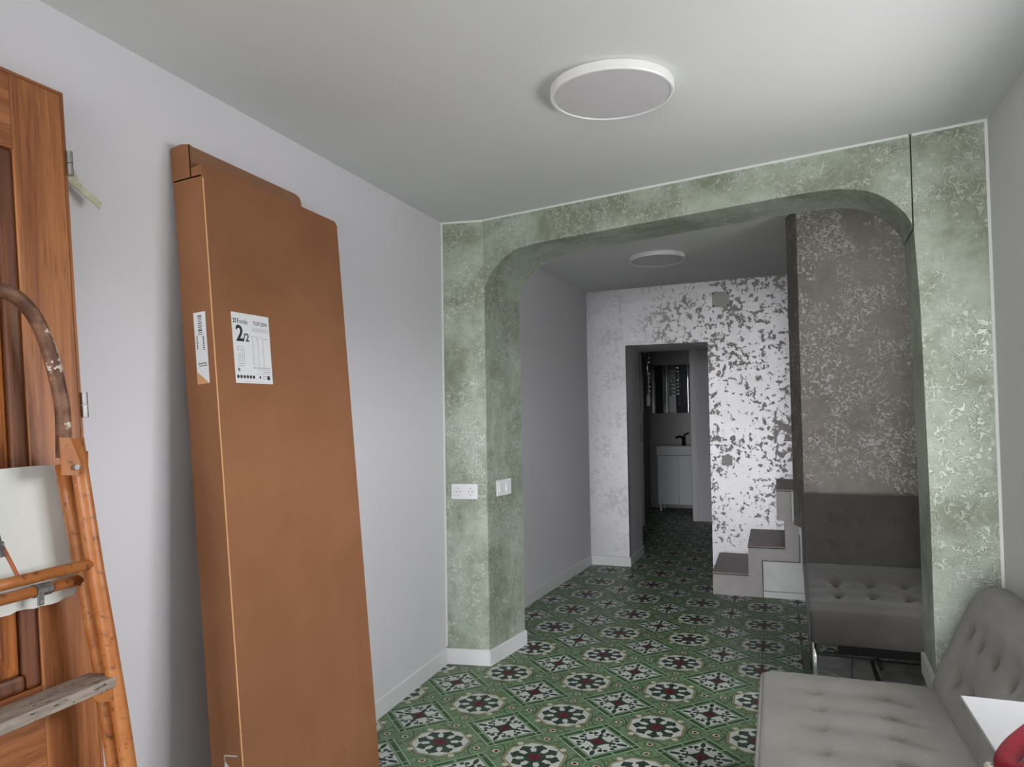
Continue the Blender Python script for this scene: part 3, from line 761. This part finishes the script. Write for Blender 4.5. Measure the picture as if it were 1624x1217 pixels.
cl = obj('clip', box(BM(), -.1035, -.1005, .116, .1305, .958, .990, .001), M_dkmetal, lad)
obj('clip_sleeve', tube(BM(), lw([(-1.413, 1.046, .9864), (-1.413, 1.080, .9866)]), .0135, 10), M_dkmetal, lad)
obj('screw', tube(BM(), [(-.1005, .1235, .966), (-.0985, .1235, .966)], .0042, 8), M_steel, cl)
br = BM(); tube(br, lw([(-1.384, .942, 1.120), (-1.372, .945, 1.075)]), .013, 8); tube(br, lw([(-1.384, .930, 1.098), (-1.376, .958, 1.096)]), .009, 8)
obj('spreader_bracket', br, M_dkmetal, lad)
obj('spreader_rod', tube(BM(), lw([(-1.379, .958, 1.098), (-1.373, .988, 1.027)]), .0035, 6), plain('copper_rod', rgb(150, 90, 60, 1.5), .4, .4), lad)

# torn white board behind the ladder rungs
bd = [(.62, 1.243), (.80, 1.240)]; random.seed(3)
def rag(p, q, n_, amp):
    out = []
    for i in range(n_):
        t = i / n_; out.append((p[0] + (q[0] - p[0]) * t + random.uniform(-amp, amp), p[1] + (q[1] - p[1]) * t + random.uniform(-amp, amp)))
    return out
bd = rag((.70, 1.244), (1.128, 1.232), 16, .0012) + rag((1.128, 1.232), (1.158, .962), 22, .0016) + rag((1.158, .962), (1.150, .949), 2, .001) + rag((1.150, .949), (.70, .945), 26, .003) + rag((.70, .945), (.70, 1.244), 10, .002)
def bx(z): return -1.4715 + (1.24 - z) * .110
obj('torn_board', loft(BM(), [(bx(z), y, z) for y, z in bd], [(bx(z) + .005, y, z) for y, z in bd]), M_card, None,
    label='white board with ragged torn edges wedged between the orange ladder and the wooden door', cat='board')

# ------------------------------------------------------------------ electrics
sn = nl; sd = (pl1 - pl0).normalized()
sock = thing('socket_plate', 'white double wall socket on the front of the green left pilaster', 'socket', tuple(pl0 + sd * .1125 + Vector((0, 0, .901))))
def onplane_frame(o, d, n_): return frame((0, 0, 0), d, (0, 0, 1), n_)
SF = onplane_frame(sock, sd, sn)
def tf(bm, mw): bmesh.ops.transform(bm, matrix=mw, verts=bm.verts); return bm
obj('plate', tf(box(BM(), -.072, .072, -.0405, .0405, .0, .009, .003, 2), SF), M_white, sock)
for cx in (-.033, .033):
    ring = BM(); lathe(ring, [(.0, .0085), (.0185, .0085), (.0195, .0125), (.0235, .0125), (.0235, .008), (0, .008)], 24, cx, 0, 0)
    g = obj('outlet', tf(ring, SF), M_white, sock, False)
    for a in (-.0095, .0095): obj('pin_hole', tf(lathe(BM(), [(0, .0086), (.0028, .0086), (.0028, .0092), (0, .0092)], 10, cx + a, 0, 0), SF), M_dark, g)
    for zz in (.0150, -.0185): obj('earth_clip', tf(box(BM(), cx - .003, cx + .003, zz, zz + .0035, .0086, .0120), SF), M_steel, g)
jd = Vector((-1.376 - A.x, 3.912 - A.y, 0)).normalized(); jn = Vector((jd.y, -jd.x, 0))
swi = thing('light_switch', 'white double rocker light switch on the left inner face of the green arch', 'switch', tuple(Vector((A.x, A.y, 0)) + jd * .163 + Vector((0, 0, .908))))
WF = onplane_frame(swi, jd, jn)
obj('plate', tf(box(BM(), -.075, .075, -.043, .043, .0, .009, .003, 2), WF), M_white, swi)
for cx in (-.034, .034):
    bm = BM(); loft(bm, [(cx - .023, -.023, .009), (cx + .023, -.023, .009), (cx + .023, .023, .009), (cx - .023, .023, .009)], [(cx - .022, -.022, .0155), (cx + .022, -.022, .0155), (cx + .022, .022, .0115), (cx - .022, .022, .0115)])
    obj('rocker', tf(bm, WF), M_white, swi)
sw2 = thing('switch_plate', 'grey single switch plate on the silver wall right of the doorway', 'switch', (-.389, 6.04, .889), (math.pi / 2, 0, 0))
obj('plate', box(BM(), -.040, .040, -.040, .040, 0, .009, .003), M_greyplate, sw2)
obj('rocker', box(BM(), -.025, .025, -.025, .025, .008, .0125, .002), M_greyplate, sw2)
jb = thing('junction_cover', 'square grey junction box cover high on the silver wall above the doorway', 'cover plate', (-.408, 6.04, 2.183), (math.pi / 2, 0, 0))
obj('cover', box(BM(), -.066, .066, -.062, .062, 0, .008, .002), M_greyplate, jb)
for sx in (-1, 1):
    for sy in (-1, 1): obj('screw', lathe(BM(), [(0, .0095), (.006, .0095), (.006, .007), (0, .007)], 8, sx * .055, sy * .050, 0), M_dark, jb)

# ------------------------------------------------------------------ ceiling lamps
def lamp(x, y, z, r, label, tilt=(0, 0, 0)):
    t = thing('ceiling_lamp', label, 'lamp', (x, y, z), tilt, 'round ceiling lamps')
    obj('housing', lathe(BM(), [(0, 0), (r - .004, 0), (r, -.003), (r, -.026), (r - .003, -.030), (r - .010, -.030), (r - .012, -.026), (r - .012, -.012), (0, -.012)], 72), M_lampw, t, False)
    obj('diffuser', lathe(BM(), [(0, -.0285), (r * .6, -.0285), (r - .0125, -.0275), (r - .0125, -.010), (0, -.010)], 72), M_lampd, t, False)
    return t
lamp(-.462, 2.213, ZC, .192, 'large round white ceiling lamp in the front room')
lx, ly = -.748, 4.985
lamp(lx, ly, zc2(lx, ly), .192, 'smaller looking round white ceiling lamp beyond the green arch', (-math.atan(.025), -math.atan(.02), 0))

# ------------------------------------------------------------------ upholstered seats
def cushion(lx_, ly_, lz_, rad, nx, ny, nz, buttons, depth=.022, sig=.030, puff=.008, creases=(), topfun=None):
    """rounded block, corner at the origin, with tufting dimples pressed into its top face"""
    bm = BM()
    def face(fn, na, nb):
        g = [[bm.verts.new(fn(i / na, j / nb)) for j in range(nb + 1)] for i in range(na + 1)]
        for i in range(na):
            for j in range(nb): bm.faces.new((g[i][j], g[i + 1][j], g[i + 1][j + 1], g[i][j + 1]))
    face(lambda a, b: (a * lx_, b * ly_, lz_), nx, ny); face(lambda a, b: (a * lx_, b * ly_, 0), nx // 3, ny // 3)
    face(lambda a, b: (a * lx_, 0, b * lz_), nx, nz); face(lambda a, b: (a * lx_, ly_, b * lz_), nx, nz)
    face(lambda a, b: (0, a * ly_, b * lz_), ny, nz); face(lambda a, b: (lx_, a * ly_, b * lz_), ny, nz)
    for v in bm.verts:
        p = v.co.copy(); z_orig = p.z
        r_ = min(rad, lz_ / 2 - .001)
        c = Vector((min(max(p.x, rad), lx_ - rad), min(max(p.y, rad), ly_ - rad), min(max(p.z, r_), lz_ - r_)))
        d = p - c
        if d.length > 1e-9:
            m = max(abs(d.x) / rad, abs(d.y) / rad, abs(d.z) / r_)
            e = Vector((d.x / rad, d.y / rad, d.z / r_)); e = e.normalized() * m
            p = c + Vector((e.x * rad, e.y * rad, e.z * r_))
        if z_orig > lz_ * .55:
            w = (z_orig / lz_ - .55) / .45
            ex = min(p.x, lx_ - p.x) / .10; ey = min(p.y, ly_ - p.y) / .10
            bulge = puff * min(1, max(0, ex)) * min(1, max(0, ey))
            dz = 0
            for bx_, by_ in buttons:
                q = (p.x - bx_) ** 2 + (p.y - by_) ** 2
                dz += depth * math.exp(-q / sig ** 2) + depth * .35 * math.exp(-q / (sig * 2.3) ** 2)
            for (x0, y0, x1, y1, dp, sg) in creases:
                vx, vy = x1 - x0, y1 - y0; t = max(0, min(1, ((p.x - x0) * vx + (p.y - y0) * vy) / (vx * vx + vy * vy)))
                q = (p.x - x0 - t * vx) ** 2 + (p.y - y0 - t * vy) ** 2; dz += dp * math.exp(-q / sg ** 2)
            p.z += w * (bulge - dz)
        v.co = p
    bmesh.ops.remove_doubles(bm, verts=bm.verts, dist=.0006)
    return bm
def piping_loop(x0, x1, y0, y1, z, r, c=.04, n=6):
    pts = []
    for cx, cy, a0 in ((x1 - c, y1 - c, 0), (x0 + c, y1 - c, 90), (x0 + c, y0 + c, 180), (x1 - c, y0 + c, 270)):
        for k in range(n + 1):
            a = math.radians(a0 + 90 * k / n); pts.append((cx + c * math.cos(a), cy + c * math.sin(a), z))
    pts.append(pts[0])
    return tube(BM(), pts, r, 6, False)
# front sofa along the right wall
sofa = thing('sofa_bed', 'grey button-tufted sofa bed along the right wall in the foreground', 'sofa', (-.085, .92, 0))
SLN = 1.835
rows = [1.213 - .143 * k for k in range(-2, 9)]
sb = [(.176, y) for y in [1.643, 1.51, 1.37, 1.215] + [1.215 - .15 * k for k in range(1, 7)]] + [(.370, y) for y in [1.665, 1.518, 1.373, 1.215] + [1.215 - .15 * k for k in range(1, 7)]]
cr = [(.370, y - .005, .440, y - .055, .010, .020) for _, y in sb[10:]] + [(.12, y, .42, y + .005, .004, .035) for _, y in sb[:10]]
seat = obj('seat', cushion(.572, SLN, .155, .045, 60, 160, 8, sb, .020, .020, .010, cr), M_sofa, sofa, True, loc=(0, 0, .248))
for x, y in sb: obj('button', lathe(BM(), [(0, .003), (.006, .002), (.009, -.001), (0, -.003)], 10, x, y, .1505 - .008), M_sofa, seat, True)
obj('piping', piping_loop(.008, .548, .008, SLN - .008, .140, .0042), M_sofa, seat, True)
ba = math.atan2(.154, .363)
bk = bpy.data.objects.new('backrest', None)
bkb = [(.270, y) for y in [1.715, 1.59, 1.44, 1.28] + [1.28 - .15 * k for k in range(1, 8)]] + [(.140, y) for y in [1.67, 1.52, 1.37, 1.215] + [1.215 - .15 * k for k in range(1, 7)]]
bm = cushion(.440, SLN + .055, .095, .046, 46, 160, 6, bkb, .018, .022, .012, [(.115, y, .14, y - .06, .010, .03) for _, y in bkb[11:]])
# round off the far upper corner
for v in bm.verts:
    dx = v.co.x - (.440 - .13); dy = v.co.y - (SLN + .055 - .16)
    if dx > 0 and dy > 0:
        q = math.sqrt((dx / .13) ** 2 + (dy / .16) ** 2); m = max(dx / .13, dy / .16)
        if q > 1e-6: v.co.x = .440 - .13 + dx * m / q; v.co.y = SLN + .055 - .16 + dy * m / q
RB = frame((.531, 0, .362), (math.sin(ba), 0, math.cos(ba)), (0, 1, 0), (-math.cos(ba), 0, math.sin(ba)))
RB = RB @ Matrix.Translation((0, 0, -.095))
bmesh.ops.transform(bm, matrix=RB, verts=bm.verts)
back = obj('backrest', bm, M_sofa, sofa, True)
for x, y in bkb: obj('button', tf(lathe(BM(), [(0, .003), (.006, .002), (.009, -.001), (0, -.003)], 10, x, y, .092 - .008), RB), M_sofa, back, True)
obj('base_frame', box(BM(), .04, .60, .05, SLN - .05, .19, .252, .004), M_black, sofa)
for x in (.07, .52):
    for y in (.10, SLN - .10): obj('leg', tube(BM(), [(x, y, 0), (x, y, .195)], .016, 12), M_chrome, sofa, True)

# rear seat beyond the arch
rs = thing('tufted_sofa', 'small dark grey tufted sofa on a chrome leg beyond the arch, against the taupe wall', 'sofa', (.104, 3.475, 0))
RWD = .72
sbt = [(.147, .10), (.147, .24), (.147, .38), (.285, .10), (.285, .24), (.285, .38), (.43, .10), (.43, .24), (.43, .38), (.57, .24)]
sbt = [(.135 + .145 * i, y) for i in range(4) for y in (.20, .33)]
crs = [(.04, .165, .70, .150, .004, .045), (.04, .27, .70, .255, .005, .04), (.08, .36, .70, .36, .004, .045), (.135, .17, .140, .35, .010, .014)]
bm = cushion(RWD, .60, .145, .022, 70, 60, 8, sbt, .016, .022, .010, crs)
for v in bm.verts: v.co.z += v.co.y * .165
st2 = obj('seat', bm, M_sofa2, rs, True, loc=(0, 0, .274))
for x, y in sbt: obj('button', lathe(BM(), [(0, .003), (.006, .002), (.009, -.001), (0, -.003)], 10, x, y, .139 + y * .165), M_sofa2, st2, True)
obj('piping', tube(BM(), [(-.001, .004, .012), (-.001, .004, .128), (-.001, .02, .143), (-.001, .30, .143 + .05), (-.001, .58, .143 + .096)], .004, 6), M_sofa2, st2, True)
bt = [(.135 + .140 * i, z) for i in range(4) for z in (.105, .230)]
bm = cushion(RWD, .372, .10, .018, 60, 40, 6, bt, .012, .018, .006)
th = math.radians(7)
RB2 = frame((-.002, .585, .498), (1, 0, 0), (0, math.sin(th), math.cos(th)), (0, -math.cos(th), math.sin(th))) @ Matrix.Translation((0, 0, -.10 + .0))
bmesh.ops.transform(bm, matrix=RB2, verts=bm.verts)
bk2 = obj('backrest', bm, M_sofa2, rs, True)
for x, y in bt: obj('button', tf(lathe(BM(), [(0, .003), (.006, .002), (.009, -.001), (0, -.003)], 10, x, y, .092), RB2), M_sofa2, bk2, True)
obj('base_frame', box(BM(), .12, RWD - .03, .06, .56, .225, .290, .003), M_black, rs)
for x, y in ((.024, .10), (.68, .10), (.024, .50), (.68, .50)):
    obj('leg', tube(BM(), [(x, y, .0), (x, y, .30)], .009, 12), M_chrome, rs, True)
obj('strut', tube(BM(), [(.26, .14, .235), (.30, .10, .16)], .010, 8), M_black, rs)
cp = smoothpath([(.30, 3.62, .225), (.285, 3.60, .15), (.29, 3.57, .07), (.315, 3.53, .018), (.36, 3.50, .014), (.50, 3.47, .014)], 6)
obj('hanging_cord', tube(BM(), [(p.x - .104, p.y - 3.475, p.z) for p in cp], .006, 8), M_rubber, rs, True, label='black hanging cord')

# ------------------------------------------------------------------ boxed stairs
stairs = thing('staircase', 'small boxed stair with grey laminate treads and stepped trim against the silver wall', 'stairs', (-.461, 5.33, 0))
def sx_(v): return v + .461
obj('side_panel', box(BM(), .328, 1.30, .010, .70, .045, .258), M_white2, stairs)
obj('side_panel', box(BM(), .572, 1.30, .010, .70, .258, .52), M_white2, stairs)
obj('plinth', box(BM(), .325, 1.30, .002, .02, 0, .042), M_white2, stairs)
pf = [(0, 0), (.332, 0), (.332, .255), (.575, .255), (.575, .44), (.575, .535), (.485, .535), (.485, .342), (.242, .342), (.242, .146), (0, .146)]
obj('stepped_trim', loft(BM(), [(x, 0, z) for x, z in pf], [(x, .012, z) for x, z in pf]), M_clad, stairs)
obj('joint', loft(BM(), [(x, -.0006, z) for x, z in ((.332, 0), (.337, 0), (.337, .250), (.580, .250), (.580, .44), (.575, .44), (.575, .255), (.332, .255))], [(x, .010, z) for x, z in ((.332, 0), (.337, 0), (.337, .250), (.580, .250), (.580, .44), (.575, .44), (.575, .255), (.332, .255))]), M_dark, stairs)
for x0, x1, z in ((-.003, .242, .146), (.239, .485, .342), (.482, .730, .538)):
    obj('tread', box(BM(), x0, x1, -.004, .70, z, z + .012, .002), M_treadst, stairs)
    obj('nosing_joint', box(BM(), x0 + .001, x1, -.0045, .003, z - .004, z), M_dark, stairs)
for x, z0, z1 in ((0, 0, .146), (.242, .158, .342), (.485, .354, .538)):
    obj('riser', box(BM(), x, x + .012, .012, .70, z0, z1), M_clad, stairs)
obj('upper_riser', box(BM(), .436, .530, -.02, .012, .535, .735, .001), M_clad, stairs)
obj('upper_riser_edge', box(BM(), .532, .572, -.018, .012, .535, .738, .001), M_cut, stairs)
obj('upper_tread', box(BM(), .436, .80, -.012, .70, .738, .75, .001), M_treadst, stairs)

# ------------------------------------------------------------------ bathroom seen through the passage
dl = bpy.data.objects.new('door_2', None); COL.objects.link(dl); dl.location = (-1.410, 8.07, .005); dl.rotation_euler = (0, 0, math.radians(10.2)); dl['kind'] = 'structure'
obj('door_leaf', box(BM(), -.038, 0, 0, .60, 0, 1.98, .002), M_doorw, dl)
hd = BM(); box(hd, -.030, -.008, -.003, .001, .93, 1.13)
obj('handle_plate', hd, M_steel, dl)
obj('handle', tube(BM(), [(-.002, .05, 1.055), (.045, .05, 1.055), (.050, .055, 1.055), (.050, .16, 1.055)], .008, 8), M_steel, dl, True)
tr_ = thing('towel_rail', 'chrome ladder towel rail hanging on the white bathroom door edge', 'towel rail', (-1.358, 8.135, 0), (0, 0, math.radians(10.2)))
for y in (.0, .40): obj('upright', tube(BM(), [(0, y, 1.46), (0, y, 2.1)], .012, 10), M_chrome, tr_, True)
for z in [1.50 + .05 * k for k in range(5)] + [1.83 + .05 * k for k in range(5)]: obj('bar', tube(BM(), [(0, 0, z), (.018, .1, z), (.018, .3, z), (0, .40, z)], .008, 8), M_chrome, tr_, True)
for y, z in ((.0, 1.5), (.4, 1.5), (0, 1.93), (.4, 1.93)): obj('mount', tube(BM(), [(-.0345, y, z), (0, y, z)], .008, 8), M_chrome, tr_)
obj('thermostat_head', lathe(BM(), [(0, 1.33), (.016, 1.33), (.020, 1.35), (.020, 1.44), (.012, 1.46), (0, 1.46)], 14), M_white, tr_, True)
mc = thing('mirror_cabinet', 'mirrored wall cabinet above the washbasin in the dark bathroom', 'cabinet', (-1.53, 9.50, 1.235))
obj('cabinet_body', box(BM(), 0, .70, .012, .12, 0, .62, .002), M_bluewhite, mc)
for a, b in ((.0, .185), (.189, .455), (.459, .70)): obj('mirror_door', box(BM(), a, b, .0, .012, 0, .62, .001), M_mirror, mc)
vn = thing('vanity_unit', 'pale blue white vanity cabinet with two doors and washbasin in the dark bathroom', 'vanity', (-1.447, 9.27, 0))
obj('cabinet_body', box(BM(), 0, .60, .018, .34, .085, .70, .002), M_bluewhite, vn)
obj('washbasin', box(BM(), -.008, .61, -.008, .345, .705, .822, .006, 2), M_ceramic, vn)
for a, b in ((.004, .262), (.268, .60)): obj('cabinet_door', box(BM(), a, b, .0, .018, .088, .695, .002), M_bluewhite, vn)
for x, y in ((.03, .03), (.57, .03), (.03, .30), (.57, .30)): obj('leg', lathe(BM(), [(0, 0), (.014, 0), (.020, .086), (0, .086)], 12, x, y, 0), M_bluewhite, vn)
fc = thing('basin_tap', 'black tap standing on the washbasin in the dark bathroom', 'tap', (-1.145, 9.50, .822))
obj('tap_body', tube(BM(), [(0, 0, 0), (0, 0, .10)], .022, 12), M_black, fc, True)
obj('spout', tube(BM(), smoothpath([(0, 0, .085), (-.04, -.05, .11), (-.08, -.11, .10)], 4), .013, 10), M_black, fc, True)
obj('lever', tube(BM(), [(0, 0, .10), (.02, -.01, .135), (.07, -.03, .15)], .010, 8), M_black, fc, True)

# ------------------------------------------------------------------ table corner and red velvet loop
tb = thing('side_table', 'white thin-topped table jutting over the grey sofa at the lower right', 'table', (.2665, .78, 0))
obj('table_top', box(BM(), 0, .43, 0, .588, .857, .862, .0008), M_table, tb)
for x in (.02, .39): obj('leg', box(BM(), x, x + .025, .01, .04, 0, .857, .001), M_table, tb)
obj('crossbar', box(BM(), .045, .39, .015, .035, .05, .08, .001), M_white, tb)
lp = smoothpath([(.47, 1.435, .880), (.41, 1.345, .879), (.355, 1.260, .878), (.314, 1.196, .878), (.283, 1.145, .878), (.262, 1.100, .878), (.258, 1.068, .878), (.272, 1.064, .879), (.296, 1.094, .880), (.330, 1.136, .881), (.40, 1.22, .882)], 6)
rl = obj('velvet_loop', tube(BM(), lp, .0130, 14), M_redv, None, True, label='red velvet padded loop lying on the white table corner at lower right', cat='loop')
obj('tag', box(BM(), .238, .250, 1.088, 1.104, .864, .874, .003), plain('beige_tag', (.45, .42, .33, 1), .5), rl)
